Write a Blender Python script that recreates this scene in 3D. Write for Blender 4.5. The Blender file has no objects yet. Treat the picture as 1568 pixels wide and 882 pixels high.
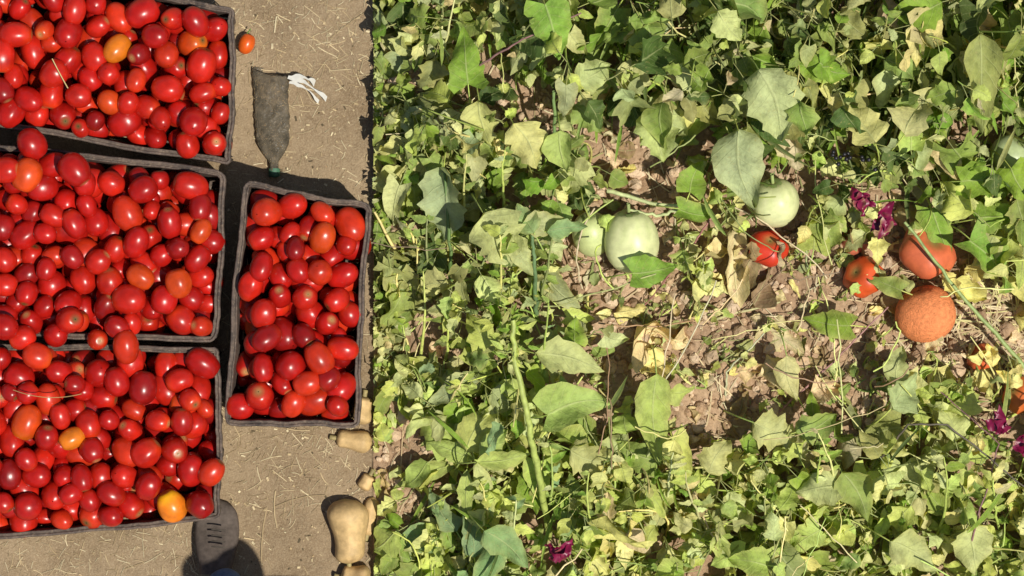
import bpy, math, random, time
import numpy as np
from mathutils import Vector
T0=time.time()
random.seed(7); rng=np.random.default_rng(7)
S=0.00125; H=6.0
def W(px,py,z=0.0):
    k=S*(H-z)/H
    return np.array([(px-784)*k,(441-py)*k,z])
XB=(571-784)*S
scene=bpy.context.scene
# ---------------------------------------------------------------- noise
_NG={}
def vnoise(x,y,scale,seed):
    if seed not in _NG: _NG[seed]=np.random.default_rng(seed).random((257,257))
    G=_NG[seed]
    u=np.asarray(x)/scale+1000.3; v=np.asarray(y)/scale+1000.7
    i=np.floor(u).astype(int); j=np.floor(v).astype(int)
    fu=u-i; fv=v-j; fu=fu*fu*(3-2*fu); fv=fv*fv*(3-2*fv)
    i0=i%256;j0=j%256
    return (G[i0,j0]*(1-fu)*(1-fv)+G[i0+1,j0]*fu*(1-fv)+G[i0,j0+1]*(1-fu)*fv+G[i0+1,j0+1]*fu*fv)
# ---------------------------------------------------------------- materials
def newmat(name):
    m=bpy.data.materials.new(name); m.use_nodes=True
    nt=m.node_tree; b=nt.nodes['Principled BSDF']; return m,nt,b
def N(nt,t,**kw):
    n=nt.nodes.new(t)
    for k,v in kw.items():
        if k in n.inputs: n.inputs[k].default_value=v
        else: setattr(n,k,v)
    return n
def mixc(nt,fac,a,b,blend='MIX'):
    m=nt.nodes.new('ShaderNodeMix'); m.data_type='RGBA'; m.blend_type=blend
    for sock,val in ((m.inputs[0],fac),(m.inputs[6],a),(m.inputs[7],b)):
        if hasattr(val,'links'): nt.links.new(val,sock)
        elif isinstance(val,(tuple,list)): sock.default_value=(*val,1)
        else: sock.default_value=val
    return m.outputs[2]
def ramp(nt,src,stops):
    r=nt.nodes.new('ShaderNodeValToRGB'); e=r.color_ramp.elements
    while len(e)<len(stops): e.new(0.5)
    for k,(p,c) in enumerate(stops):
        e[k].position=p; e[k].color=(c,c,c,1) if not isinstance(c,tuple) else (*c,1)
    nt.links.new(src,r.inputs[0]); return r.outputs[0]
def noise(nt,scale,detail=4,rough=0.6):
    g=nt.nodes.new('ShaderNodeNewGeometry'); n=N(nt,'ShaderNodeTexNoise',Scale=scale,Detail=detail,Roughness=rough)
    nt.links.new(g.outputs['Position'],n.inputs['Vector']); return n.outputs['Fac']
def bump(nt,b,h,strength,dist):
    bp=N(nt,'ShaderNodeBump',Strength=strength,Distance=dist); nt.links.new(h,bp.inputs['Height']); nt.links.new(bp.outputs[0],b.inputs['Normal'])
def vcol(nt):
    a=nt.nodes.new('ShaderNodeVertexColor'); a.layer_name='Col'; return a.outputs['Color']
def simple_vc(name,rough=0.6,nscale=60,lo=0.75,hi=1.2,bs=0.3,bd=0.002,coat=0,bscale=None,spec=0.5):
    m,nt,b=newmat(name)
    f=noise(nt,nscale); r=ramp(nt,f,[(0.3,lo),(0.7,hi)])
    c=mixc(nt,1.0,vcol(nt),r,'MULTIPLY'); nt.links.new(c,b.inputs['Base Color'])
    b.inputs['Roughness'].default_value=rough; b.inputs['Coat Weight'].default_value=coat
    b.inputs['Specular IOR Level'].default_value=spec
    if bs: bump(nt,b,noise(nt,bscale or nscale*3),bs,bd)
    return m
M_tom=simple_vc('tomato_skin',0.29,34,0.66,1.18,0.2,0.0015,0,60,0.42)
M_fruit=simple_vc('fruit_skin',0.42,45,0.8,1.12,0.25,0.001,0.0,60)
M_net=simple_vc('netted_skin',0.8,120,0.7,1.2,1.0,0.004,0,330,.2)
M_stem=simple_vc('stem_skin',0.55,80,0.7,1.2,0.3,0.001)
M_clod=simple_vc('clod_earth',0.95,50,0.75,1.2,0.8,0.004,0,220,0.1)
M_squash=simple_vc('squash_skin',0.6,55,0.68,1.15,0.35,0.002,0,120,.3)
M_straw=simple_vc('dry_straw',0.8,60,0.8,1.1,0,0,0,None,0.2)
M_cloth=simple_vc('cloth',0.9,90,0.7,1.2,0.4,0.002,0,500,0.1)
def leafmat(name,transl):
    m,nt,b=newmat(name); L=nt.links
    uv=nt.nodes.new('ShaderNodeUVMap'); uv.uv_map='UV'; sp=nt.nodes.new('ShaderNodeSeparateXYZ'); L.new(uv.outputs[0],sp.inputs[0])
    def mth(op,a,b_=None,c=None):
        n=nt.nodes.new('ShaderNodeMath'); n.operation=op
        for k,v in enumerate((a,b_,c)):
            if v is None: continue
            if hasattr(v,'links'): L.new(v,n.inputs[k])
            else: n.inputs[k].default_value=v
        return n.outputs[0]
    s=mth('ABSOLUTE',mth('MULTIPLY_ADD',sp.outputs[1],2.0,-1.0))
    mid=ramp(nt,s,[(0.02,1.0),(0.07,0.0)])
    ph=mth('SUBTRACT',sp.outputs[0],mth('MULTIPLY',s,0.24))
    sv=mth('SINE',mth('MULTIPLY',ph,44.0))
    side=ramp(nt,sv,[(0.92,0.0),(0.995,0.5)])
    v=mth('MAXIMUM',mid,side)
    f=noise(nt,45,5,0.68); r=ramp(nt,f,[(0.28,0.6),(0.5,1.0),(0.72,1.25)])
    c=mixc(nt,1.0,vcol(nt),r,'MULTIPLY')
    f2=noise(nt,170,3,0.6); br=ramp(nt,f2,[(0.60,0.0),(0.72,0.45)])
    c=mixc(nt,br,c,(0.46,0.38,0.13))
    c2=mixc(nt,mth('MULTIPLY',v,0.4),c,(0.58,0.62,0.28))
    L.new(c2,b.inputs['Base Color']); b.inputs['Roughness'].default_value=0.6; b.inputs['Specular IOR Level'].default_value=0.25
    f3=noise(nt,70,4,0.6)
    hgt=mth('ADD',mth('MULTIPLY',v,-0.5),mth('MULTIPLY',f3,1.6)); bump(nt,b,hgt,0.7,0.003)
    t=nt.nodes.new('ShaderNodeBsdfTranslucent'); tc=mixc(nt,1.0,c2,(1.15,1.15,0.4),'MULTIPLY'); L.new(tc,t.inputs[0])
    mx=nt.nodes.new('ShaderNodeMixShader'); mx.inputs[0].default_value=transl
    L.new(b.outputs[0],mx.inputs[1]); L.new(t.outputs[0],mx.inputs[2]); L.new(mx.outputs[0],nt.nodes['Material Output'].inputs[0])
    return m
M_leaf=leafmat('leaf_blade',0.25); M_dry=leafmat('dry_leaf_blade',0.1)
M_crate,nt,b=newmat('dusty_plastic')
c=mixc(nt,ramp(nt,noise(nt,28,6,0.7),[(0.32,0.0),(0.68,1.0)]),(0.028,0.021,0.018),(0.15,0.107,0.08))
c=mixc(nt,ramp(nt,noise(nt,140,4,0.7),[(0.50,0.0),(0.72,0.65)]),c,(0.26,0.19,0.13))
nt.links.new(c,b.inputs['Base Color']); b.inputs['Roughness'].default_value=0.7; bump(nt,b,noise(nt,120),0.6,0.004)
# ground
M_gr,nt,b=newmat('ground_earth'); L=nt.links
g=nt.nodes.new('ShaderNodeNewGeometry'); sp=nt.nodes.new('ShaderNodeSeparateXYZ'); L.new(g.outputs['Position'],sp.inputs[0])
gt=nt.nodes.new('ShaderNodeMath'); gt.operation='GREATER_THAN'; L.new(sp.outputs[0],gt.inputs[0]); gt.inputs[1].default_value=XB+0.001
sa=mixc(nt,ramp(nt,noise(nt,4,7,0.75),[(0.36,0.0),(0.64,1.0)]),(0.225,0.155,0.088),(0.39,0.285,0.175))
sa=mixc(nt,ramp(nt,noise(nt,330,3,0.7),[(0.45,0.0),(0.7,0.6)]),sa,(0.50,0.39,0.25))
sa=mixc(nt,ramp(nt,noise(nt,110,6,0.8),[(0.54,0.0),(0.69,0.6)]),sa,(0.14,0.093,0.05))
so=mixc(nt,ramp(nt,noise(nt,14,6,0.7),[(0.3,0.0),(0.7,1.0)]),(0.34,0.215,0.125),(0.62,0.44,0.28))
so=mixc(nt,ramp(nt,noise(nt,150,4,0.7),[(0.45,0.0),(0.72,0.6)]),so,(0.22,0.135,0.08))
L.new(mixc(nt,gt.outputs[0],sa,so),b.inputs['Base Color']); b.inputs['Roughness'].default_value=0.95; b.inputs['Specular IOR Level'].default_value=0.1
bump(nt,b,noise(nt,150,8,0.75),0.8,0.006)
# ---------------------------------------------------------------- batch
class Batch:
    def __init__(s): s.v=[];s.f=[];s.c=[];s.u=[];s.n=0
    def add(s,v,f,c,u=None):
        v=np.asarray(v,float); f=np.asarray(f,int); c=np.asarray(c,float)
        if c.ndim==1: c=np.tile(c,(len(v),1))
        s.v.append(v); s.f.append(f+s.n); s.c.append(c); s.u.append(u if u is not None else np.zeros((len(v),2))); s.n+=len(v)
    def build(s,name,mat,smooth=True,parent=None,clip=None,loc=None):
        v=np.concatenate(s.v);f=np.concatenate(s.f);c=np.concatenate(s.c);u=np.concatenate(s.u)
        if clip is not None:
            f=f[(v[f][:,:,0].min(axis=1)>=clip)]
            used=np.unique(f); remap=-np.ones(len(v),int); remap[used]=np.arange(len(used)); v=v[used];c=c[used];u=u[used];f=remap[f]
        o0=np.zeros(3)
        if loc is not None: o0=np.array(loc); v=v-o0
        me=bpy.data.meshes.new(name); me.vertices.add(len(v)); me.vertices.foreach_set('co',v.ravel())
        me.loops.add(f.size); me.loops.foreach_set('vertex_index',f.ravel().astype(np.int32))
        me.polygons.add(len(f)); me.polygons.foreach_set('loop_start',np.arange(0,f.size,4,dtype=np.int32))
        me.polygons.foreach_set('loop_total',np.full(len(f),4,dtype=np.int32))
        me.update(calc_edges=True)
        me.polygons.foreach_set('use_smooth',np.full(len(f),smooth))
        uvl=me.uv_layers.new(name='UV'); uvl.data.foreach_set('uv',u[f.ravel()].ravel())
        ca=me.color_attributes.new('Col','FLOAT_COLOR','POINT'); cc=np.ones((len(v),4)); cc[:,:3]=c; ca.data.foreach_set('color',cc.ravel())
        me.materials.append(mat); ob=bpy.data.objects.new(name,me); scene.collection.objects.link(ob)
        if loc is not None: ob.location=o0
        if parent: ob.parent=parent
        return ob
def empty(name,loc=(0,0,0)):
    e=bpy.data.objects.new(name,None); scene.collection.objects.link(e); e.location=loc; e.empty_display_size=0.05; return e
_GC={}
def gridf(nu,nv,wrap):
    key=(nu,nv,wrap)
    if key in _GC: return _GC[key]
    i,j=np.meshgrid(np.arange(nu-1),np.arange(nv if wrap else nv-1),indexing='ij'); k=(j+1)%nv
    f=np.stack([i*nv+j,i*nv+k,(i+1)*nv+k,(i+1)*nv+j],-1).reshape(-1,4); _GC[key]=f; return f
def rotm(yaw,pitch,roll):
    cy,sy=math.cos(yaw),math.sin(yaw);cp,sp_=math.cos(pitch),math.sin(pitch);cr,sr=math.cos(roll),math.sin(roll)
    return np.array([[cy*cp,-sy*cr+cy*sp_*sr,sy*sr+cy*sp_*cr],[sy*cp,cy*cr+sy*sp_*sr,-cy*sr+sy*sp_*cr],[-sp_,cp*sr,cp*cr]])
NR,NS=14,22
_ph=np.linspace(0.03,math.pi-0.03,NR)[:,None]; _th=(np.arange(NS)*2*math.pi/NS)[None,:]
SPF=gridf(NR,NS,True)[:,::-1]
def ball(B,loc,rx,ry,rz,R,col,lobes=0,lobe_a=0,egg=0.0,dimple=0.12,scar=(0.25,0.2,0.06),shoulder=None,streak=0):
    ph,th=_ph,_th
    r=1+lobe_a*np.cos(lobes*th+1.3)*np.sin(ph)
    z=np.cos(ph)*np.ones_like(th); rad=np.sin(ph)**0.92*r
    rad=rad*(1-egg*z)
    zz=z-dimple*np.exp(-(ph/0.42)**2)*np.ones_like(th)*(z>0)
    v=np.stack([rad*np.cos(th)*rx,rad*np.sin(th)*ry,zz*rz],-1).reshape(-1,3)@R.T+loc
    c=np.tile(np.array(col,float),(NR,NS,1))
    if shoulder is not None:
        w=np.clip((np.cos(ph)-0.3)/0.7,0,1)[...,None]*np.ones((1,NS,1))*0.7; c=c*(1-w)+np.array(shoulder)*w
    if streak:
        w=(0.5+0.5*np.cos(11*th+2*np.sin(ph*3)))*streak*np.clip(np.cos(ph)+0.6,0,1); c=c*(1-w[...,None])+np.array([0.40,0.50,0.15])*w[...,None]
    c[0]=scar; c[1]=c[1]*0.6+np.array(scar)*0.4
    B.add(v,SPF,c.reshape(-1,3))
def rand_rot(tilt=None):
    return rotm(random.uniform(0,6.28),random.uniform(0,3.14) if tilt is None else tilt,0)
def tube(B,pts,rad,col,ns=6):
    pts=np.asarray(pts,float); n=len(pts); rad=np.full(n,rad) if np.isscalar(rad) else np.asarray(rad)
    t=np.empty_like(pts); t[1:-1]=pts[2:]-pts[:-2]; t[0]=pts[1]-pts[0]; t[-1]=pts[-1]-pts[-2]; t/=np.sqrt((t*t).sum(1))[:,None]+1e-9
    ref=np.array([0,0,1.0]) if abs(t[:,2]).mean()<0.8 else np.array([1.0,0,0])
    a=np.stack([t[:,1]*ref[2]-t[:,2]*ref[1],t[:,2]*ref[0]-t[:,0]*ref[2],t[:,0]*ref[1]-t[:,1]*ref[0]],1); a/=np.sqrt((a*a).sum(1))[:,None]+1e-9
    bb=np.stack([t[:,1]*a[:,2]-t[:,2]*a[:,1],t[:,2]*a[:,0]-t[:,0]*a[:,2],t[:,0]*a[:,1]-t[:,1]*a[:,0]],1)
    th=np.arange(ns)*2*math.pi/ns
    v=pts[:,None,:]+rad[:,None,None]*(np.cos(th)[None,:,None]*a[:,None,:]+np.sin(th)[None,:,None]*bb[:,None,:])
    B.add(v.reshape(-1,3),gridf(n,ns,True),col)
def curve(p0,p1,bend=(0,0,0),n=7,jit=0):
    p0=np.array(p0);p1=np.array(p1);t=np.linspace(0,1,n)[:,None]
    p=p0*(1-t)+p1*t+4*t*(1-t)*np.array(bend)
    if jit: p[1:-1]+=rng.normal(0,jit,(n-2,3))
    return p
LU,LV=13,7
_t=np.linspace(0,1,LU)[:,None]; _s=np.linspace(-1,1,LV)[None,:]
LF=gridf(LU,LV,False); LUV=np.stack([_t*np.ones((1,LV)),(_s*0.5+0.5)*np.ones((LU,1))],-1).reshape(-1,2)
_W={'ovate':np.sin(math.pi*_t**0.62)**0.75*(1-0.25*_t),'lobed':np.sin(math.pi*_t**0.62)**0.7*(1-.15*_t)*(1+0.15*np.cos(_t*25)),
 'heart':np.sin(math.pi*np.clip(_t*0.93+0.07,0,1)**0.5)**0.8*(1-.1*_t),'lance':np.sin(math.pi*_t**0.75)}
def leaf(B,pos,L_,Wd,yaw,pitch,roll,col,kind='ovate',fold=0.25,droop=0.25,wave=0.1,curl=0.0):
    t,s=_t,_s
    w=np.clip(_W[kind],0.02,None)*(1+rng.normal(0,0.06,(LU,1)))*Wd/2
    x=t*L_*np.ones_like(s)
    if kind=='heart': x=x-np.abs(s)*L_*0.16*(1-t)**3
    y=s*w*(1+(rng.normal(0,.03,(LU,LV))))+Wd*random.uniform(-.12,.12)*np.sin(t*math.pi*1.2)
    p1,p2=random.uniform(0,6.3),random.uniform(0,6.3)
    z=np.abs(s)*w*2*fold-droop*L_*t**2+wave*Wd*np.abs(s)*np.sin(t*random.uniform(7,13)+p1+s*1.3)+0.35*wave*Wd*np.sin(t*6+p2+s*2)
    if curl: z=z+curl*Wd*(s**2)*np.sin(t*3+p1)
    x=x-droop*droop*L_*t**2*0.5
    v=np.stack([x,y,z],-1).reshape(-1,3)@rotm(yaw,pitch,roll).T+np.asarray(pos)
    c=np.array(col)*(1+rng.normal(0,0.04,(LU*LV,1)))
    e=random.uniform(0,.5)*(np.abs(_s)**3*np.ones_like(_t)).reshape(-1,1)   # yellowed margins
    if col[0]>.2 or random.random()<.3: c=c*(1-e)+np.array([.58,.52,.18])*e
    B.add(v,LF,np.clip(c,0.005,1),LUV)
PAL={'bright':(0.25,0.40,0.05),'mid':(0.26,0.35,0.075),'pale':(0.66,0.68,0.27),'grey':(0.45,0.50,0.22),'dark':(0.09,0.14,0.03),
 'yel':(0.80,0.73,0.27),'tan':(0.70,0.56,0.30),'brown':(0.32,0.21,0.11),'blue':(0.25,0.38,0.16),'lime':(0.54,0.64,0.15),'olive':(0.34,0.36,0.12)}
def pcol(k,j=0.18):
    c=np.array(PAL[k]); return c*random.uniform(1-j,1+j)*np.array([random.uniform(.9,1.12),1,random.uniform(.85,1.15)])
# ================================================================ GROUND
def axis(lo,hi,step,far,extra=()):
    d=np.arange(lo,hi+1e-9,step); o=np.geomspace(0.05,far,16)
    return np.unique(np.round(np.concatenate([lo-o,d,hi+o,np.array(extra)]),5))
gx=axis(-1.15,1.15,0.005,60,(XB,XB+0.003)); gy=axis(-0.7,0.7,0.005,60)
X,Y=np.meshgrid(gx,gy,indexing='ij')
def gh(X,Y):
    X=np.asarray(X,float);Y=np.asarray(Y,float)
    fine=(np.abs(X)<1.2)&(np.abs(Y)<0.75)
    sand=0.007*vnoise(X,Y,0.12,1)+0.005*vnoise(X,Y,0.035,2)+.0016*vnoise(X,Y,.009,7)
    n=vnoise(X,Y,0.05,3); n2=vnoise(X,Y,0.022,4); n3=vnoise(X,Y,0.2,5)
    ed=np.clip((X-XB)/.06,0,1)
    bed=0.006+ed*(0.022*np.clip(n-0.3,0,1)+0.016*np.clip(n2-0.35,0,1)+0.03*n3)+0.004*vnoise(X,Y,0.009,6)
    return np.where(X>XB+0.001,np.where(fine,bed,0.02),np.where(fine,sand,0.002))
def ghs(x,y): return float(gh(x,y))
Z=gh(X,Y)
GB=Batch(); GB.add(np.stack([X,Y,Z],-1).reshape(-1,3),gridf(len(gx),len(gy),False)[:,::-1],(0.3,0.2,0.1)); 
gro=GB.build('ground',M_gr)
if gro.data.polygons[0].normal.z<0: gro.data.flip_normals()
# ================================================================ CRATES
RIM=0.17
def rounded(corners,rad,n=9,side=26):
    pts=[]
    C=[np.array(c) for c in corners]
    for i in range(4):
        p=C[i];a=C[i-1]-p;bb=C[(i+1)%4]-p;a/=np.linalg.norm(a);bb/=np.linalg.norm(bb)
        s0=p+a*rad;s1=p+bb*rad
        for t in np.linspace(0,1,n): pts.append((1-t)**2*s0+2*t*(1-t)*p+t*t*s1)
        nx=C[(i+1)%4]; e=nx-bb*rad
        for t in np.linspace(0,1,side+2)[1:-1]: pts.append(s1*(1-t)+e*t)
    return np.array(pts)
def crate(name,corners_px):
    C=[W(x,y,RIM)[:2] for x,y in corners_px]
    cen=np.mean(C,0); P=rounded(C,0.016); n=len(P)
    tn=np.roll(P,-1,0)-np.roll(P,1,0); tn/=np.linalg.norm(tn,axis=1)[:,None]; nrm=np.stack([-tn[:,1],tn[:,0]],1)
    nrm*=np.sign(((cen-P)*nrm).sum(1))[:,None]
    ar=np.arange(n); wob=0.0022*np.sin(ar*0.21+cen[0]*9)+0.0014*np.sin(ar*.53+cen[1]*7)+rng.normal(0,0.0005,n)
    rib=np.where((ar//2)%3==0,0.004,0.0)
    prof=[(0.016,0.004,1),(0.014,0.03,1),(0.012,0.06,1),(0.010,0.09,1),(0.008,0.12,1),(0.007,RIM-0.02,1),(0.001,RIM-0.018,0),(0,RIM-0.014,0),(0,RIM-0.002,0),(0.0015,RIM,0),(0.0045,RIM,0),(0.0055,RIM-.004,0),(0.0075,RIM-.004,0),(0.0085,RIM-.001,0),(0.0105,RIM-0.001,0),(0.0115,RIM-0.004,0),(0.012,RIM-0.02,2),(0.013,0.12,2),(0.015,0.09,2),(0.017,0.06,2),(0.019,0.03,2),(0.021,0.01,2),(0.05,0.009,0),(0.1,0.009,0)]
    V=[]
    for off,z,k in prof:
        o=off+wob-(rib if k==1 else 0)
        V.append(np.concatenate([P+nrm*o[:,None] if off<0.04 else cen+(P-cen)*(1-off*4),np.full((n,1),z)+(0.0022*np.sin(ar*0.17+cen[0]*5))[:,None]],1))
    V.append(np.concatenate([cen+(P-cen)*0.01,np.full((n,1),0.009)],1))
    m=len(V); f=gridf(m,n,True).reshape(m-1,n,4)
    keep=np.ones((m-1,n),bool); slot=((ar//2)%3!=0)
    for lv in (1,3,18): keep[lv]&=~slot
    B=Batch(); B.add(np.concatenate(V),f[keep],(0.05,0.04,0.04))
    o=B.build(name,M_crate,True,None,None,(cen[0],cen[1],0)); 
    return o,C,cen
cr_px=[[(-130,-75),(361,12),(355,254),(-130,172)],
       [(-125,204),(347,262),(334,524),(-125,510)],
       [(-130,522),(338,533),(338,796),(-130,838)],
       [(372,277),(568,312),(548,657),(341,650)]]
crates=[crate('tomato_crate' if i==0 else 'tomato_crate.%03d'%i,c) for i,c in enumerate(cr_px)]
# ================================================================ TOMATOES (dropped pile)
TX=[];TY=[];TZ=[];TR=[];TI=[]
def inside(p,C,inset):
    s=0
    for i in range(4):
        a=C[i];b_=C[(i+1)%4];e=b_-a; d=(e[0]*(p[1]-a[1])-e[1]*(p[0]-a[0]))/np.linalg.norm(e)
        if -d<inset: return -1
        s=min(s,-d) if s else -d
    return s
def restz(x,y,r,floor):
    z=floor+r
    if TX:
        A=np.array([TX,TY,TZ,TR]); R=(A[3]+r)*0.86; d2=(A[0]-x)**2+(A[1]-y)**2; m=d2<R*R
        if m.any(): z=max(z,(A[2][m]+np.sqrt(R[m]**2-d2[m])).max())
    return z
for ci,(o,C,cen) in enumerate(crates):
    xs=[c[0] for c in C];ys=[c[1] for c in C]; fails=0
    while fails<45:
        best=None; r=float(np.clip(random.gauss(0.0235,0.0030),0.0165,0.031))
        for _ in range(14):
            p=(random.uniform(min(xs),max(xs)),random.uniform(min(ys),max(ys)))
            s=inside(p,C,0.011+r*0.58)
            if s<0: continue
            z=restz(p[0],p[1],r,0.07)
            lim=RIM+0.014+min(0.020,(s-0.025)*0.5)
            if z<lim and (best is None or z<best[2]): best=(p[0],p[1],z)
        if best is None: fails+=1; continue
        TX.append(best[0]);TY.append(best[1]);TZ.append(best[2]);TR.append(r);TI.append(ci)
for px,py,r,ci in [(52,222,.029,1),(45,270,.029,1),(14,262,.025,1),(80,253,.024,1),(35,517,.025,2),(86,513,.023,2),(148,520,.02,2),(8,500,.026,2),(325,722,.024,2),(110,490,.026,1),(180,500,.022,1),(195,532,.026,2),(60,545,.025,2),(120,262,.028,1)]:
    w=W(px,py,RIM+.02); z=restz(w[0],w[1],r,RIM-0.01); TX.append(w[0]);TY.append(w[1]);TZ.append(min(z,.235));TR.append(r);TI.append(ci)
TX=np.array(TX);TY=np.array(TY);TZ=np.array(TZ);TR=np.array(TR)
k=H/(H-TZ); PX=TX/S*k+784; PY=441-TY/S*k
orange={}
for px,py in [(168,88),(116,668),(280,770),(45,268),(22,640),(265,432),(362,505),(300,80),(150,150),(205,412),(485,350),(320,360)]:
    d=(PX-px)**2+(PY-py)**2-(TZ*9000); j=int(np.argmin(d)); orange[j]=(0.74,0.19,0.012) if len(orange)<3 else (0.60,0.06,0.008)
TB=[Batch() for _ in range(4)]
for i in range(len(TX)):
    u=random.random()
    if i in orange: col=orange[i]
    elif u<0.48: col=(0.42,0.010,0.006)
    elif u<0.78: col=(0.50,0.016,0.007)
    elif u<0.89: col=(0.54,0.030,0.008)
    else: col=(0.28,0.008,0.006)
    col=np.array(col)*random.uniform(.85,1.12)
    r=TR[i]; el=random.uniform(1.03,1.34)
    ball(TB[TI[i]],np.array([TX[i],TY[i],TZ[i]]),r*0.96,r*0.96*random.uniform(.94,1.04),r*el,rand_rot(random.uniform(0.2,2.9) if random.random()<.4 else random.uniform(1.0,2.1)),col,random.choice([3,4,5]),random.uniform(0,.04),random.uniform(-.04,.12),0.14,(0.45,0.25,0.09) if random.random()<.7 else (0.12,0.1,0.03),np.clip(col*np.array([1.2,3.0,1.0]),0,.85) if random.random()<.35 else None)
for i in range(4):
    cen=crates[i][2]; TB[i].build('tomato_heap' if i==0 else 'tomato_heap.%03d'%i,M_tom,True,None,None,(cen[0],cen[1],0))
B=Batch(); p=W(378,67,.02); ball(B,p+[0,0,.004],.0155,.0155,.021,rotm(1.2,1.5,0),(0.66,0.10,0.010)); 
tube(B,curve(p+[-.0,.018,.006],p+[.008,.028,.008],n=4),.0012,(0.1,0.2,0.03)); B.build('orange_tomato',M_tom,loc=(p[0],p[1],0))
B=Batch(); tube(B,curve(W(80,90,.235),W(104,135,.225),(0,0,.006),8),.0012,(0.6,0.45,0.2),5); tube(B,curve(W(20,597,.235),W(125,603,.235),(0,-.01,.006),10),.0008,(0.4,0.25,0.10),5); B.build('dry_stalk',M_straw)
print('tom',time.time()-T0)
# ================================================================ BOTTLE
B=Batch(); n=26; prof=[]
for t in np.linspace(0,1,34):
    if t<0.70: w=27-2*t+1.5*math.sin(t*60)*0.5; h=9+3*math.sin(t*9)
    elif t<0.9: q=(t-0.7)/0.2; w=25.5*(1-q)**0.8*0.75+7; h=11-4*q
    else: w=7; h=6
    prof.append((t,w,h))
vv=[]
for t,w,h in prof:
    cx=415+6*t*1.0; cy=112+150*t
    for a in np.arange(n)*2*math.pi/n:
        rr=1+0.16*math.sin(3*a+t*14)+0.09*math.sin(7*a-t*20)
        q=W(cx+w*math.cos(a)*(1+.03*math.sin(t*17)),cy+(9*math.sin(a+1) if t==0 else 0),0)
        vv.append([q[0],q[1],0.018+h*S*math.sin(a)*rr+0.0])
B.add(np.array(vv),gridf(34,n,True),(0.2,0.2,0.18))
M_bot,nt,b=newmat('dirty_clear_plastic')
c=mixc(nt,ramp(nt,noise(nt,45,5,.7),[(0.35,0.0),(0.7,1.0)]),(0.15,0.13,0.095),(0.46,0.38,0.27)); nt.links.new(c,b.inputs['Base Color'])
b.inputs['Roughness'].default_value=0.14; b.inputs['Transmission Weight'].default_value=0.65; b.inputs['IOR'].default_value=1.15; bump(nt,b,noise(nt,60,3),0.9,0.008)
pa=empty('crushed_plastic_bottle',tuple(W(415,190,0)))
def par(o,p):
    o.parent=p; o.location=o.location-p.location
par(B.build('bottle_body',M_bot),pa)
B=Batch(); tube(B,[W(420,258,.015),W(420,262,.015),W(420.5,270,.015),W(420.5,272,.015)],[.0105,.0112,.0112,.002],(0.06,0.16,0.09),16); par(B.build('bottle_cap',M_stem),pa)
B=Batch()
for a,c_,w in [((441,118),(500,152),4),((443,126),(488,156),3),((446,119),(482,128),5)]:
    P=curve(W(*a,.03),W(*c_,.012),(.004,.006,.006),9,.0008); v=[]
    for q,k_ in zip(P,range(9)):
        ww=w*S*(0.6+.4*math.sin(k_)); v+= [q+[ww*.3,ww,0],q-[ww*.3,ww,-.002]]
    B.add(np.array(v),gridf(9,2,False),(0.62,0.60,0.54))
B.build('white_plastic_strip',M_straw)
# ================================================================ SQUASH
def squash(name,px,py,Lpx,wb,wn,ang,bend=0.0,z=None):
    B=Batch(); n=24;m=26; L_=Lpx*S; a=math.radians(ang); d=np.array([math.cos(a),math.sin(a),0]);sd=np.array([-d[1],d[0],0]); up=np.array([0,0,1.0])
    r0=wb*S/2; c0=W(px,py,0)+up*r0*0.95; vv=[];cc=[]
    for i in range(m):
        t=i/(m-1)
        q=1/(1+math.exp((t-0.46)*12)); r=(wn*S/2*(1-q)+r0*q)
        e=min(1,math.sqrt(max(0.0004,1-(1-min(t/0.26,1))**2)))*min(1,math.sqrt(max(0.01,1-(1-min((1-t)/0.15,1))**2)))
        r*=e; c_=c0+d*(t-.5)*L_+sd*bend*L_*4*t*(1-t)-up*(r0-max(r,.6*r0))*0.8
        for k_ in range(n):
            th=2*math.pi*k_/n; rr=r*(1+.02*math.cos(8*th)+.015*math.sin(3*th+t*6)); vv.append(c_+sd*rr*math.cos(th)+up*rr*math.sin(th))
            cc.append(np.array([0.62,0.42,0.19])*(1+.06*math.cos(8*th)) if 0<i<m-1 else [0.3,0.25,0.1])
    B.add(np.array(vv),gridf(m,n,True),np.array(cc))
    e=c0+d*L_*.5-up*(r0*.3); tube(B,[e-d*.002,e+d*.006,e+d*.012,e+d*.0125],[.005,.0045,.006,.001],(0.35,0.28,0.12),8)
    return B.build(name,M_squash,loc=tuple(W(px,py,0)))
squash('butternut_squash',532,812,100,64,44,-86,.05)
squash('butternut_squash.001',543,674,56,34,26,172)
squash('butternut_squash.002',555,628,44,34,28,80)
squash('butternut_squash.003',561,738,26,22,20,60)
squash('butternut_squash.004',567,790,60,24,19,-100)
squash('butternut_squash.005',545,886,46,50,38,170)
# ================================================================ SEATED PERSON (mostly past the lower frame edge)
person=empty('seated_person',tuple(W(470,1000,0)))
B=Batch(); n=20; vv=[];cc=[]
for t in np.linspace(0,1,22):
    py=764+110*t; w=(26*math.sqrt(max(.02,1-(1-min(t/.22,1))**2))+8*math.sin(math.pi*min(t*1.1,1)))*(1-.12*max(0,t-.5)); h=(.030+.05*max(0,t-.35)/.65)
    h*=math.sqrt(max(.15,1-(1-min(t/.2,1))**2)); 
    for k_ in range(n):
        a=2*math.pi*k_/n; q=W(334+w*math.copysign(abs(math.cos(a))**.8,math.cos(a)),py,0); vv.append([q[0],q[1],.006+h*(0.5+0.5*math.copysign(abs(math.sin(a))**.7,math.sin(a)))]); cc.append((0.12,0.095,0.078) if math.sin(a)>-.3 else (0.24,.19,.14))
B.add(np.array(vv),gridf(22,n,True),np.array(cc))
for q in (.42,.5,.58,.66): 
    y=764+110*q; tube(B,curve(W(324,y,.048+.05*q*.8),W(345,y+2,.048+.05*q*.8),(0,0,.004),6),.0015,(.09,.075,.06),5)
par(B.build('shoe',M_cloth),person)
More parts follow.
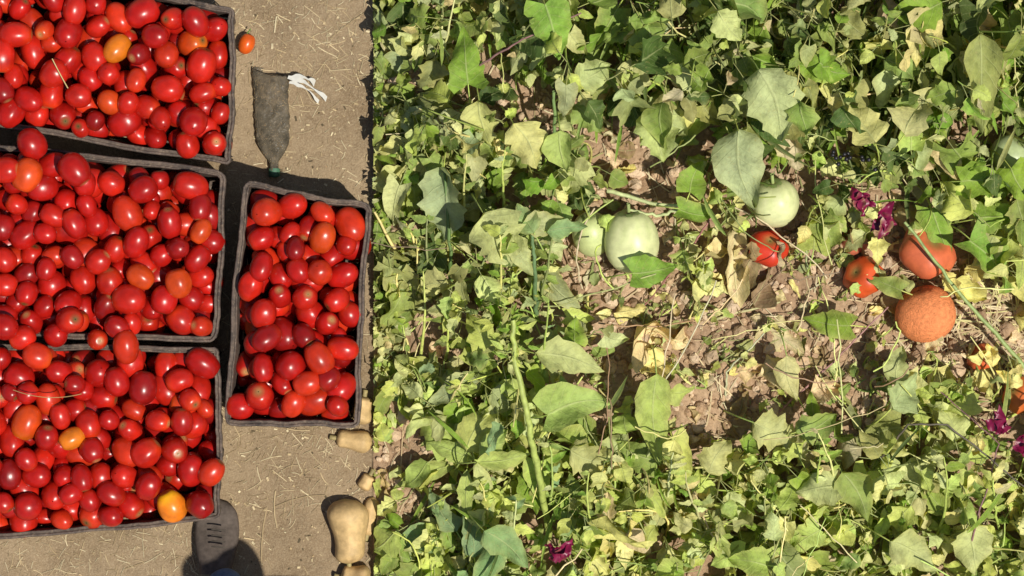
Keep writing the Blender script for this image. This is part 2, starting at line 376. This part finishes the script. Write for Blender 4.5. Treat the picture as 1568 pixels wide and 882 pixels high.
def skin(name,verts,edges,rads,mat,root=0):
    me=bpy.data.meshes.new(name); me.from_pydata([tuple(v) for v in verts],edges,[]); ob=bpy.data.objects.new(name,me); scene.collection.objects.link(ob)
    md=ob.modifiers.new('s','SKIN'); 
    for i,sv in enumerate(me.skin_vertices[0].data): sv.radius=(rads[i],rads[i]); sv.use_root=(i==root)
    md2=ob.modifiers.new('u','SUBSURF'); md2.levels=2; md2.render_levels=2; md.use_smooth_shade=True; me.materials.append(mat); return ob
def flat(name,col,rough=.9):
    m,nt,b=newmat(name); c=mixc(nt,ramp(nt,noise(nt,90),[(.3,0.),(.7,1.)]),tuple(x*.75 for x in col),tuple(x*1.2 for x in col)); nt.links.new(c,b.inputs['Base Color']); b.inputs['Roughness'].default_value=rough; bump(nt,b,noise(nt,400),.3,.002); return m
M_jean=flat('denim',(0.10,0.16,0.25)); M_shirt=flat('shirt',(.4,.35,.3)); M_skin=flat('skin',(.16,.08,.05),.6); M_dark=flat('hair',(.02,.017,.015))
G=lambda px,py,z: np.array([(px-784)*S,(441-py)*S,z])
dy=8; sx=-2
par(skin('trousers',[G(580+sx,1060+dy,.14),G(540+sx,1050+dy,.15),G(450,1005,.22),G(354,898,.11),G(342,868,.085),G(610+sx,1050+dy,.14),G(600+sx,980+dy,.26),G(560,960,.08)],[(0,1),(1,2),(2,3),(3,4),(0,5),(5,6),(6,7)],[.12,.08,.06,.042,.034,.08,.06,.045],M_jean),person)
par(skin('shirt_body',[G(580+sx,1060+dy,.18),G(585+sx,1060+dy,.37),G(588+sx,1058+dy,.58),G(588+sx,1058+dy,.66),G(525+sx,1050+dy,.60),G(500+sx,1010+dy,.40),G(660+sx,1050+dy,.60),G(660+sx,1000+dy,.42)],[(0,1),(1,2),(2,3),(2,4),(4,5),(2,6),(6,7)],[.13,.13,.12,.055,.055,.04,.055,.04],M_shirt),person)
par(skin('forearms_and_hands',[G(500+sx,1010+dy,.4),G(470+sx,985+dy,.35),G(460+sx,975+dy,.34),G(452+sx,966+dy,.33),G(446+sx,970+dy,.33),G(456+sx,962+dy,.32),G(460+sx,960+dy,.32),G(467+sx,978+dy,.355)],[(0,1),(1,2),(2,3),(2,4),(2,5),(2,6),(1,7)],[.036,.026,.028,.009,.009,.009,.008,.010],M_skin),person)
par(skin('head_face',[G(588+sx,1055+dy,.68),G(588+sx,1052+dy,.76),G(587+sx,1049+dy,.84),G(587+sx,1000+dy,.77)],[(0,1),(1,2),(1,3)],[.05,.085,.075,.018],M_skin),person)
par(skin('hair',[G(588+sx,1070+dy,.80),G(587+sx,1058+dy,.87),G(587+sx,1040+dy,.89)],[(0,1),(1,2)],[.075,.07,.06],M_dark),person)
# ================================================================ STRAW
def straw(B,n,x0,x1,y0,y1,l0,l1,w,cols,z=.002,ok=None):
    for _ in range(n):
        px=random.uniform(x0,x1);py=random.uniform(y0,y1)
        if ok and not ok(px,py): continue
        p=W(px,py,0); a=random.uniform(0,3.14); l=random.uniform(l0,l1)*S*random.random()**1.2; ww=w*S*random.uniform(.4,1.3)
        d=np.array([math.cos(a),math.sin(a),0]);sd=np.array([-d[1],d[0],0]); b_=random.gauss(0,.05)*l
        t=np.array([0,.33,.66,1])[:,None]; P=p+d*(t-.5)*l+sd*b_*4*t*(1-t); P[:,2]=gh(P[:,0],P[:,1])+z+rng.uniform(0,.0015,4)
        v=np.empty((8,3)); v[0::2]=P+sd*ww; v[1::2]=P-sd*ww+[0,0,.0005]
        B.add(v,gridf(4,2,False),np.array(random.choice(cols))*random.uniform(.8,1.15))
SC=[(0.58,.46,.27),(.66,.55,.34),(.42,.31,.17),(.54,.41,.23)]
B=Batch(); straw(B,3200,330,571,-40,920,6,36,.5,SC,.001,lambda x,y: vnoise(x,y,90,11)>random.uniform(.2,.75)); straw(B,700,0,345,780,920,6,34,.5,SC,.001); 
straw(B,700,330,571,-40,920,3,9,1.3,SC+[(.12,.09,.05)],.001); straw(B,36,340,565,0,880,40,90,.7,SC,.002)
B.build('straw_litter',M_straw)
# ================================================================ RIGHT BED
FR=[('e',966,368,42,49),('e',906,358,30,36),('e',1187,310,36,39),('e',1550,238,32,30),('t',1176,380,30,22),('t',1322,424,32,28),('t',1420,385,42,36),('t',1418,480,45,45),('t',1502,548,24,20),('t',1562,605,26,22),
 ('f',1320,303,14,14),('f',1355,335,14,14),('f',857,848,14,12),('f',1530,650,14,12),('f',1562,683,14,12)]
def nearfruit(x,y,m=8):
    for _,fx,fy,a,b_ in FR:
        if ((x-fx)/(a+m))**2+((y-fy)/(b_+m))**2<1: return True
    return False
def soilmask(px,py):
    m=-9
    for cx,cy,rx,ry,a in [(1130,500,310,115,-.25),(1180,595,240,100,.05),(960,440,115,75,0),(1230,420,140,75,0),(610,700,55,75,0),(1000,240,90,55,0),(840,165,75,48,0),(900,300,60,25,0),(1480,490,130,100,0),(1400,390,110,75,0),(1060,590,130,70,0),(960,360,70,60,0),(1190,310,50,50,0),(880,640,40,60,0),(1290,240,50,45,0),(1010,90,50,30,0),(1250,820,40,30,0),(600,780,30,40,0)]:
        dx=px-cx;dy=py-cy;u=dx*math.cos(a)-dy*math.sin(a);v=dx*math.sin(a)+dy*math.cos(a)
        m=max(m,1-((u/rx)**2+(v/ry)**2))
    return m
B=Batch()
cn=0
_cp=np.linspace(.05,math.pi-.05,6)[:,None];_ct=(np.arange(8)*2*math.pi/8)[None,:]
_cv=np.stack([np.sin(_cp)*np.cos(_ct),np.sin(_cp)*np.sin(_ct),np.cos(_cp)*np.ones_like(_ct)],-1)
while cn<4200:
    px=random.uniform(574,1620);py=random.uniform(-40,930)
    if random.random()>0.25+(.75 if soilmask(px,py)>0 else 0): continue
    cn+=1; r=(abs(random.gauss(0,1))**1.6*3.0+1.6)*S; r=min(r,.016); x,y,_=W(px,py)
    if x-r<XB+.002: continue
    v=_cv*(1+rng.normal(0,.12,(6,8,1)))*np.array([r*random.uniform(.8,1.3),r,r*.75])
    v=v.reshape(-1,3)@rand_rot().T+np.array([x,y,ghs(x,y)+r*.35])
    B.add(v,gridf(6,8,True)[:,::-1],np.array(random.choice([(.62,.45,.29),(.55,.38,.23),(.70,.52,.35),(.44,.29,.175)]))*random.uniform(.8,1.1))
B.build('soil_clods',M_clod,False)
B=Batch(); straw(B,1700,575,1600,-20,900,20,100,.8,SC+[(.3,.3,.12),(.66,.58,.36)],.006,lambda x,y: soilmask(x,y)>-.2 or random.random()<.3)
straw(B,480,1380,1570,420,640,30,120,1.1,SC+[(.68,.62,.28)],.012)
B.build('dry_stems_litter',M_straw,clip=XB)
B=Batch()
for _ in range(620):
    px=random.uniform(580,1600);py=random.uniform(0,890)
    if nearfruit(px,py,0): continue
    x,y,_z=W(px,py); sz=random.uniform(12,42)*S
    leaf(B,(x,y,ghs(x,y)+.008),sz,sz*random.uniform(.3,.8),random.uniform(0,6.28),random.uniform(-.4,.2),random.gauss(0,.5),pcol(random.choice(['tan','tan','brown','yel','pale','olive'])),random.choice(['ovate','lobed','lance']),random.uniform(0,.5),random.uniform(-.2,.3),.25,random.uniform(-.4,.6))
for px,py,l,w,a,k in [(1128,345,140,40,-88,'tan'),(975,500,85,75,-20,'tan'),(1030,545,55,50,-150,'yel'),(1160,500,85,60,-30,'tan'),(1210,560,55,50,200,'tan'),(1060,430,60,40,-20,'pale'),(1150,470,70,35,60,'brown'),(1420,560,80,40,-40,'yel'),(1500,600,90,35,70,'yel'),(1080,395,50,30,20,'tan'),(1240,600,50,40,10,'tan'),(1130,570,40,30,10,'tan'),(1400,240,110,40,-70,'tan'),(940,480,50,30,10,'yel'),(1290,330,80,40,-60,'brown'),(1370,330,60,40,-20,'tan'),(1350,470,60,40,20,'tan'),(1460,430,60,40,-30,'yel'),(1150,395,50,30,-100,'brown')]:
    leaf(B,W(px,py,.06),l*S,w*S,math.radians(a),.05,random.gauss(0,.3),pcol(k),'lobed',random.uniform(0,.3),.15,.34,.5)
B.build('dry_leaf_litter',M_dry,clip=XB)
# plants
BL=Batch(); BS=Batch(); BW=Batch()
def pal_at(px,py):
    if py<300:
        ch=['mid','dark','bright','olive','grey','pale','yel','tan','lime'] ; w=[.22,.24,.13,.12,.08,.10,.04,.05,.06]
        if px<900: w=[.20,.09,.12,.11,.20,.16,.03,.02,.08]
    elif px<900 and py<560: ch=['mid','grey','bright','pale','olive','lime','dark'];w=[.22,.20,.11,.18,.09,.14,.06]
    elif px<900: ch=['lime','pale','mid','blue','grey','bright'];w=[.38,.24,.14,.05,.08,.11]
    elif py>600: ch=['lime','pale','mid','yel','olive','bright','tan'];w=[.32,.27,.13,.12,.06,.07,.04]
    else: ch=['mid','lime','pale','yel','olive'];w=[.2,.25,.25,.2,.1]
    return random.choices(ch,w)[0]
def hmax(px): return min(1.0,.12+max(0,px-585)/190)
def plant(px,py,h,nst,ls,lp,spread=0.6):
    b0=W(px,py,0); b0[2]=ghs(b0[0],b0[1])
    for s_ in range(nst):
        a=random.uniform(0,6.28); L_=h*random.uniform(.5,1.15); out=spread*h*random.uniform(.2,1)
        tip=b0+np.array([math.cos(a)*out,math.sin(a)*out,L_]); P=curve(b0,tip,(random.gauss(0,.015),random.gauss(0,.015),L_*.12),8)
        tube(BS,P,np.linspace(.003,.0011,8),pcol(random.choice(['lime','olive','mid','yel'])),5)
        for q in range(lp):
            t=random.uniform(.2,1)**.8; i=min(6,int(t*7)); p=P[i]+(P[i+1]-P[i])*(t*7-i)
            ya=a+random.gauss(0,1.3)+(math.pi if random.random()<.2 else 0)
            if random.random()<.5: ya=-math.pi/2+random.gauss(0,.7)
            l=ls*random.choice([.45,.6,.75,.9,1.05,1.3])*S; pl=l*.45
            e=p+np.array([math.cos(ya)*pl,math.sin(ya)*pl,pl*.25]); kz=H/(H-e[2])
            ex=784+(e[0]+math.cos(ya)*l*.4)/S*kz; ey=441-(e[1]+math.sin(ya)*l*.4)/S*kz
            if nearfruit(ex,ey,l/S*.45) : continue
            tube(BS,curve(p,e,(0,0,.003),4),.0008,pcol('olive'),4)
            kc=pal_at(ex,ey); col=pcol(kc)
            if e[2]<.07*hmax(px): col=col*random.uniform(.45,.8)      # leaves near the ground get a darker colour
            pit=random.uniform(-.1,.5) if random.random()<.6 else random.uniform(.5,1.15)
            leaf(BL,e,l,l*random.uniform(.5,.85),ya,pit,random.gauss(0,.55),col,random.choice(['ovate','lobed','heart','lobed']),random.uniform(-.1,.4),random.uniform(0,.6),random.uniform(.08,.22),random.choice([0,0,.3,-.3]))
cnt=0
for gy_ in range(-60,960,50):
    for gx_ in range(584,1640,50):
        px=gx_+random.uniform(-26,26);py=gy_+random.uniform(-26,26); sm=soilmask(px,py)
        if sm>0.0 or (sm>-.25 and random.random()<.4): continue
        if random.random()<.14: continue
        top=py<300
        h=(random.uniform(.10,.34) if top else random.uniform(.06,.19))*hmax(px)
        plant(px,py,h,random.choice([2,3,3]),random.choice([36,46,60]) if top or px<900 else random.choice([32,42,56]),random.choice([5,5,6]),.5 if top else .75); cnt+=1
for _ in range(34):
    px=random.uniform(880,1500);py=random.uniform(400,660)
    plant(px,py,random.uniform(.03,.05),2,18,3,.9)
# taller leggy shoots leaning up the bed
for _ in range(95):
    px=random.uniform(600,1590);py=random.uniform(20,900)
    if soilmask(px,py)>-.1 or soilmask(px,py-90)>.1 or nearfruit(px,py-50,50): continue
    l=random.uniform(60,150); z1=random.uniform(.18,.33)*hmax(px); lean=random.gauss(0,22)
    p0=W(px,py,.03); p1=W(px+lean,py-l,z1); P=curve(p0,p1,(random.gauss(0,.008),0,.03),10,.001)
    tube(BS,P,np.linspace(.0034,.0012,10),pcol(random.choice(['lime','lime','yel','olive','pale'])),6)
    sz=random.uniform(14,34)
    for q in range(2,10):
        for sg in (-1,1):
            if random.random()<.25: continue
            ya=math.pi/2+sg*random.uniform(.6,1.9); ll=sz*S*random.uniform(.6,1.2)
            leaf(BL,P[q],ll,ll*random.uniform(.35,.6),ya,random.uniform(-.3,.6),random.gauss(0,.4),pcol(pal_at(px,py)),random.choice(['ovate','lobed']),.15,.35,.12)
print('plants',time.time()-T0)
for _ in range(460):
    if random.random()<.7: px=random.uniform(900,1600);py=random.uniform(-30,190)
    else: px=random.uniform(660,1600);py=random.uniform(-30,880)
    if soilmask(px,py)>0 : continue
    a=math.pi/2*random.choice([1,1,-1])+random.gauss(0,.5); l=random.uniform(50,130)*S
    leaf(BW,W(px,py,random.uniform(.05,.2)),l,random.uniform(4,9)*S,a,random.uniform(-.5,.1),random.gauss(0,.6),pcol(random.choice(['mid','bright','olive','dark'])),'lance',.3,.35,.02)
HER=[(713,85,85,52,95,.3,'bright','heart'),(845,48,80,60,-75,.3,'bright','heart'),(603,172,66,60,200,.25,'bright','heart'),(1180,160,105,80,-70,.33,'pale','lobed'),
(1140,258,112,80,-80,.28,'grey','ovate'),(675,312,110,72,-95,.3,'grey','lobed'),(762,365,85,80,-60,.26,'pale','lobed'),(1005,208,75,58,-70,.25,'pale','lobed'),(805,222,72,58,-60,.25,'pale','lobed'),
(860,232,60,46,-85,.25,'lime','ovate'),(910,115,56,50,30,.25,'pale','lobed'),(970,118,55,42,-20,.25,'pale','lobed'),(1322,190,66,56,120,.28,'pale','lobed'),(1405,170,80,56,60,.28,'pale','lobed'),(1505,125,140,54,-85,.3,'olive','ovate'),(1450,170,90,36,-80,.2,'olive','ovate'),
(1440,358,80,48,-70,.12,'bright','heart'),(1520,402,95,58,-45,.16,'bright','heart'),(1525,330,62,54,10,.15,'bright','heart'),(1512,278,80,50,0,.18,'bright','heart'),(1562,285,60,50,-60,.18,'bright','heart'),
(1003,412,68,48,10,.14,'bright','heart'),(1265,495,70,42,175,.1,'bright','heart'),(1007,642,135,54,-88,.2,'lime','ovate'),(1040,712,88,42,-75,.16,'lime','heart'),(1046,600,35,32,0,.14,'lime','heart'),
(672,662,90,80,150,.2,'lime','lobed'),(735,655,80,56,60,.2,'lime','ovate'),(888,622,100,60,15,.2,'lime','heart'),(872,552,105,50,-12,.2,'pale','lobed'),(1248,748,56,52,190,.17,'pale','heart'),(1190,660,75,54,-20,.15,'pale','lobed'),(1210,580,70,38,-80,.13,'pale','ovate'),
(1490,842,76,60,-80,.18,'pale','ovate'),(1355,436,50,32,160,.12,'mid','heart'),(1250,355,52,46,80,.12,'lime','heart'),(1275,350,42,24,-60,.12,'pale','ovate'),(1068,325,56,36,-10,.14,'bright','heart'),(1065,270,50,42,70,.16,'bright','heart'),(1240,98,56,42,170,.25,'bright','heart'),(1278,105,48,40,-20,.25,'bright','heart'),
(930,40,60,46,-120,.2,'mid','heart'),(714,765,95,22,-92,.2,'lime','lance'),(742,750,90,24,-72,.2,'pale','lance'),(650,728,105,26,200,.2,'lime','lance'),(690,690,75,28,160,.21,'lime','lance'),(770,700,80,30,10,.2,'lime','lance'),(755,680,60,30,50,.2,'lime','lance'),
(640,828,70,44,170,.22,'blue','ovate'),(620,865,66,42,200,.22,'blue','ovate'),(680,780,76,36,120,.2,'blue','ovate'),(775,840,85,50,-40,.22,'blue','ovate'),(745,862,76,44,-120,.22,'blue','ovate'),(720,820,66,36,100,.21,'blue','ovate'),(600,590,66,44,200,.2,'bright','ovate'),(640,560,70,38,150,.2,'lime','ovate'),
(612,470,56,46,100,.2,'mid','lobed'),(735,515,76,42,120,.2,'lime','lobed'),(695,600,90,44,200,.2,'grey','ovate'),(1100,700,56,46,60,.15,'pale','lobed'),(1385,600,66,46,50,.15,'grey','lobed'),(1375,560,56,38,80,.15,'grey','lobed'),(1310,760,85,54,-60,.17,'mid','ovate'),(1145,860,56,44,170,.17,'lime','heart'),(1400,850,85,54,-30,.17,'pale','lobed'),(1250,650,66,42,20,.15,'mid','lobed'),
(905,700,66,50,-20,.17,'grey','lobed'),(835,340,66,36,0,.24,'grey','lobed'),(805,335,48,34,120,.25,'blue','lobed'),(800,390,66,32,-60,.25,'grey','lobed'),(868,352,60,26,5,.24,'blue','lobed'),(880,505,38,36,90,.15,'bright','heart'),(1430,40,70,36,80,.25,'yel','ovate'),(1400,70,60,28,-80,.25,'yel','ovate'),(1560,60,66,46,-60,.25,'mid','heart'),(1380,105,56,38,-30,.25,'mid','ovate'),(645,195,70,48,-60,.26,'grey','lobed'),(740,190,70,50,-80,.25,'pale','lobed'),(620,90,60,46,-100,.25,'grey','lobed'),(900,180,56,46,-40,.2,'mid','lobed')]
for px,py,l,w,a,z,k_,kd in HER:
    z*=hmax(px-25) if px<760 else 1
    a=math.radians(a); c0=W(px,py,z); d=np.array([math.cos(a),math.sin(a),0]); base=c0-d*l*S*.5; 
    leaf(BL,base+[0,0,.01],l*S*1.08,w*S*1.08,a,.12,random.gauss(0,.25),pcol(k_,.08)*(.85 if k_ in('pale','lime') else 1),kd,random.uniform(.03,.22),.2,.16,random.choice([0,.2,-.25]))
    g0=base-d*.05; g0[2]=ghs(g0[0],g0[1]); tube(BS,curve(g0,base+[0,0,.01],(-d[0]*.01,-d[1]*.01,.03*z/.2),7),np.linspace(.002,.0012,7),pcol('lime'),5)
for _ in range(100):
    px=random.uniform(600,1580);py=random.uniform(-10,880)
    if nearfruit(px,py,10): continue
    a=random.uniform(0,6.28); l=random.uniform(50,190)*S; z=random.uniform(.05,.2)*hmax(px)
    p0=W(px,py,z); p1=p0+np.array([math.cos(a)*l,math.sin(a)*l,random.uniform(-.04,.04)])
    tube(BS,curve(p0,p1,(random.gauss(0,.01),random.gauss(0,.01),.01),9,.002),random.uniform(.0008,.0018),pcol(random.choice(['yel','tan','lime','olive','brown'])),5)
# low creeping leaves right along the bed edge
for _ in range(260):
    px=random.uniform(569,612);py=random.uniform(-10,895)
    if 640<py<800 and random.random()<.6: continue
    l=random.uniform(16,42)*S; leaf(BL,W(px,py,random.uniform(.015,.04)),l,l*random.uniform(.5,.85),random.uniform(0,6.28),random.uniform(-.2,.5),random.gauss(0,.4),pcol(pal_at(px,py)),random.choice(['ovate','lobed','heart']),.15,.3,.15)
BL.build('garden_foliage',M_leaf,clip=XB+.001); BW.build('grass_blades',M_leaf,clip=XB+.001); BS.build('garden_stems',M_stem,clip=XB+.001)
B=Batch()
def stem(pts,r,col,n=10,ns=7,jit=.001):
    P=[]; pts=[W(*p) for p in pts]
    for a_,b_ in zip(pts[:-1],pts[1:]): P+=list(curve(a_,b_,(0,0,.003),n,jit))[:-1]
    P.append(pts[-1]); tube(B,P,np.linspace(r*1.1,r*.7,len(P)),col,ns)
stem([(842,835,.02),(828,740,.18),(808,640,.27),(788,545,.31),(785,490,.33)],.0065,(.40,.47,.11))
stem([(690,470,.02),(690,400,.1),(680,260,.16)],.004,(.12,.2,.05)); stem([(822,480,.05),(818,400,.2),(812,340,.25)],.004,(.15,.24,.1)); stem([(850,250,.1),(848,140,.24)],.004,(.2,.3,.1))
stem([(1568,562,.1),(1470,450,.14),(1385,340,.17)],.004,(.30,.38,.12)); stem([(930,292,.08),(1000,312,.09),(1068,318,.12)],.004,(.55,.6,.28)); stem([(1060,315,.1),(1010,330,.1),(960,322,.11)],.0035,(.45,.5,.22))
stem([(1090,332,.12),(1050,390,.1),(985,470,.05)],.0018,(.35,.14,.12)); stem([(1170,650,.04),(1270,560,.07),(1360,470,.09)],.002,(.4,.2,.18)); stem([(1350,700,.16),(1390,650,.2),(1450,650,.2),(1568,745,.16)],.0022,(.10,.08,.05))
stem([(1480,860,.16),(1500,780,.2),(1530,680,.2),(1440,600,.16)],.0016,(.25,.12,.12)); stem([(1110,620,.03),(1112,570,.07),(1170,510,.08)],.002,(.5,.5,.3)); stem([(735,100,.2),(800,60,.28),(890,20,.3)],.002,(.3,.16,.14)); stem([(1050,500,.03),(1195,462,.05)],.003,(.5,.46,.22)); stem([(1240,450,.02),(1232,360,.12)],.0025,(.4,.45,.2)); stem([(870,740,.05),(930,820,.14)],.0015,(.5,.45,.3))
B.build('plant_stalks',M_stem)
B=Batch()
for _ in range(60):
    p=W(788+random.gauss(0,16),510+random.gauss(0,26),.31+random.gauss(0,.02)); l=random.uniform(10,26)*S
    leaf(B,p,l,l*.35,random.uniform(0,6.28),random.uniform(-.6,.6),random.gauss(0,.6),pcol(random.choice(['lime','bright','olive'])),'lance',.2,.3,.1)
B.build('stalk_tip_leaflets',M_leaf)
# fruits
def fruit(name,px,py,rx,rz,tilt,yaw,col,mat=M_fruit,lift=0.0,cal=True,**kw):
    B=Batch(); x,y,_=W(px,py); r=rx*S; z=ghs(x,y)+r*.9+lift; p=W(px,py,z); R=rotm(math.radians(yaw),math.radians(tilt),0)
    ball(B,p,r,r,rz*S,R,col,**kw); up=R@np.array([0,0,1.0]); t=p+up*rz*S*.85
    if cal: tube(B,curve(t,t+up*.02+[0,0,.004],n=4),.0035,(.35,.42,.15),6)
    for k_ in range(6 if cal else 0):
        a=k_*1.047; d=R@np.array([math.cos(a),math.sin(a),0]); e=t+d*r*.6-up*r*.12; m_=(t+e)/2+up*r*.14
        sd=np.cross(up,d)*r*.12; B.add(np.array([t+sd,t-sd,m_+sd*1.2,m_-sd*1.2,e+sd*.1,e-sd*.1]),[(0,1,3,2),(2,3,5,4)],(.32,.40,.14))
    return B.build(name,mat,loc=(x,y,0))
PG=(.70,.71,.37)
fruit('pale_green_eggplant',966,368,42,50,70,95,PG,lift=.02,streak=.4,egg=.07,lobes=5,lobe_a=.03)
fruit('pale_green_eggplant.001',906,358,30,36,60,100,(.56,.61,.27),streak=.3)
fruit('pale_green_eggplant.002',1187,310,36,38,60,100,PG,lift=.02,streak=.4,lobes=5,lobe_a=.03)
fruit('pale_green_eggplant.003',1550,238,34,30,60,60,(.48,.56,.30),lift=.02,streak=.2)
fruit('red_tomato',1176,380,30,24,40,80,(.58,.04,.015),lobes=5,lobe_a=.09,cal=False,dimple=.3)
fruit('red_tomato.001',1322,424,31,27,50,150,(.66,.09,.02),lobes=6,lobe_a=.09,cal=False,dimple=.3)
fruit('red_tomato.002',1420,385,43,36,40,60,(.66,.15,.06),lobes=5,lobe_a=.08,cal=False,dimple=.3)
fruit('orange_melon',1418,480,46,43,75,110,(.92,.30,.11),mat=M_net,lobes=3,lobe_a=.04,cal=False,lift=.015,scar=(.6,.25,.1))
fruit('red_tomato.003',1310,366,24,18,50,150,(.55,.15,.08),lobes=6,lobe_a=.1,cal=False)
fruit('red_tomato.004',1502,548,22,16,50,150,(.66,.13,.04),lobes=6,lobe_a=.1,cal=False,dimple=.3)
fruit('red_tomato.005',1562,605,28,22,50,150,(.66,.16,.04),lobes=6,lobe_a=.1,cal=False)
B=Batch()
for px,py,l,w,a,k in [(1395,352,60,26,-30,'tan'),(1448,415,50,26,-60,'yel'),(1345,400,50,28,-80,'pale'),(1300,440,40,20,-20,'lime'),(1440,505,46,22,-120,'tan'),(1150,370,46,22,-80,'brown'),(1200,372,40,20,-120,'tan'),(1390,450,36,18,100,'olive'),(925,330,40,26,-60,'lime'),(1160,285,46,30,-60,'grey'),(1480,545,40,20,0,'yel'),(1520,560,40,22,100,'yel'),(1565,590,50,22,150,'yel'),(1400,340,40,22,-90,'mid'),(1300,350,50,24,-40,'brown')]:
    leaf(B,W(px,py,.115),l*S,w*S,math.radians(a),.25,random.gauss(0,.4),pcol(k),'lobed',.2,.4,.3,.4)
B.build('withered_leaves',M_dry)
for nme,px,py in [('purple_flower',1320,303),('purple_flower.001',1355,335),('purple_flower.002',857,848),('purple_flower.003',1530,650),('purple_flower.004',1562,683)]:
    B=Batch(); p=W(px,py,.23)
    for k_ in range(6): leaf(B,p+rng.normal(0,.004,3),random.uniform(18,30)*S,20*S,random.uniform(0,6.28),random.uniform(-.5,.5),random.gauss(0,.4),(.19,.004,.042),'heart',.2,.3,.2)
    g0=p+np.array([.02,-.03,0]); g0[2]=ghs(g0[0],g0[1]); tube(B,curve(g0,p,(.01,0,.02),7),.0013,(.2,.15,.08),5)
    B.build(nme,M_fruit,loc=(p[0],p[1],0))
B=Batch()
for _ in range(14):
    p=W(1300+random.gauss(0,20),242+random.gauss(0,8),.24+random.uniform(-.015,.015)); ball(B,p,.004,.004,.004,rand_rot(),(.012,.01,.015),dimple=.02,scar=(.02,.02,.02))
g0=W(1310,290,.02); tube(B,curve(g0,W(1300,244,.235),(0,0,.02),8),.0015,(.2,.25,.1),5)
B.build('nightshade_berries',M_fruit)
# ================================================================ LIGHT, CAMERA
az=np.array([0.80,-0.60]); el=math.radians(65)
d=Vector((az[0]*math.cos(el),az[1]*math.cos(el),math.sin(el)))
sd=bpy.data.lights.new('sun','SUN'); sd.energy=4.6; sd.angle=math.radians(.6); sd.color=(1,.96,.87); so=bpy.data.objects.new('sun',sd); scene.collection.objects.link(so)
so.rotation_euler=d.to_track_quat('Z','Y').to_euler(); so.location=(2,-2,4)
w=bpy.data.worlds.new('World'); scene.world=w; w.use_nodes=True; nt=w.node_tree; bg=nt.nodes['Background']; sk=nt.nodes.new('ShaderNodeTexSky'); sk.sky_type='NISHITA'; sk.sun_disc=False
sk.sun_elevation=el; sk.sun_rotation=math.atan2(az[0],az[1]); nt.links.new(sk.outputs[0],bg.inputs[0]); bg.inputs[1].default_value=.075
cd=bpy.data.cameras.new('camera'); cam=bpy.data.objects.new('camera',cd); scene.collection.objects.link(cam); cam.location=(0,0,H); cd.lens=36*H/(1568*S); cd.sensor_width=36; cd.clip_end=500; scene.camera=cam
scene.view_settings.view_transform='Standard'; scene.view_settings.look='None'; scene.view_settings.exposure=0
print('tomatoes',len(TX),'plants',cnt,time.time()-T0)
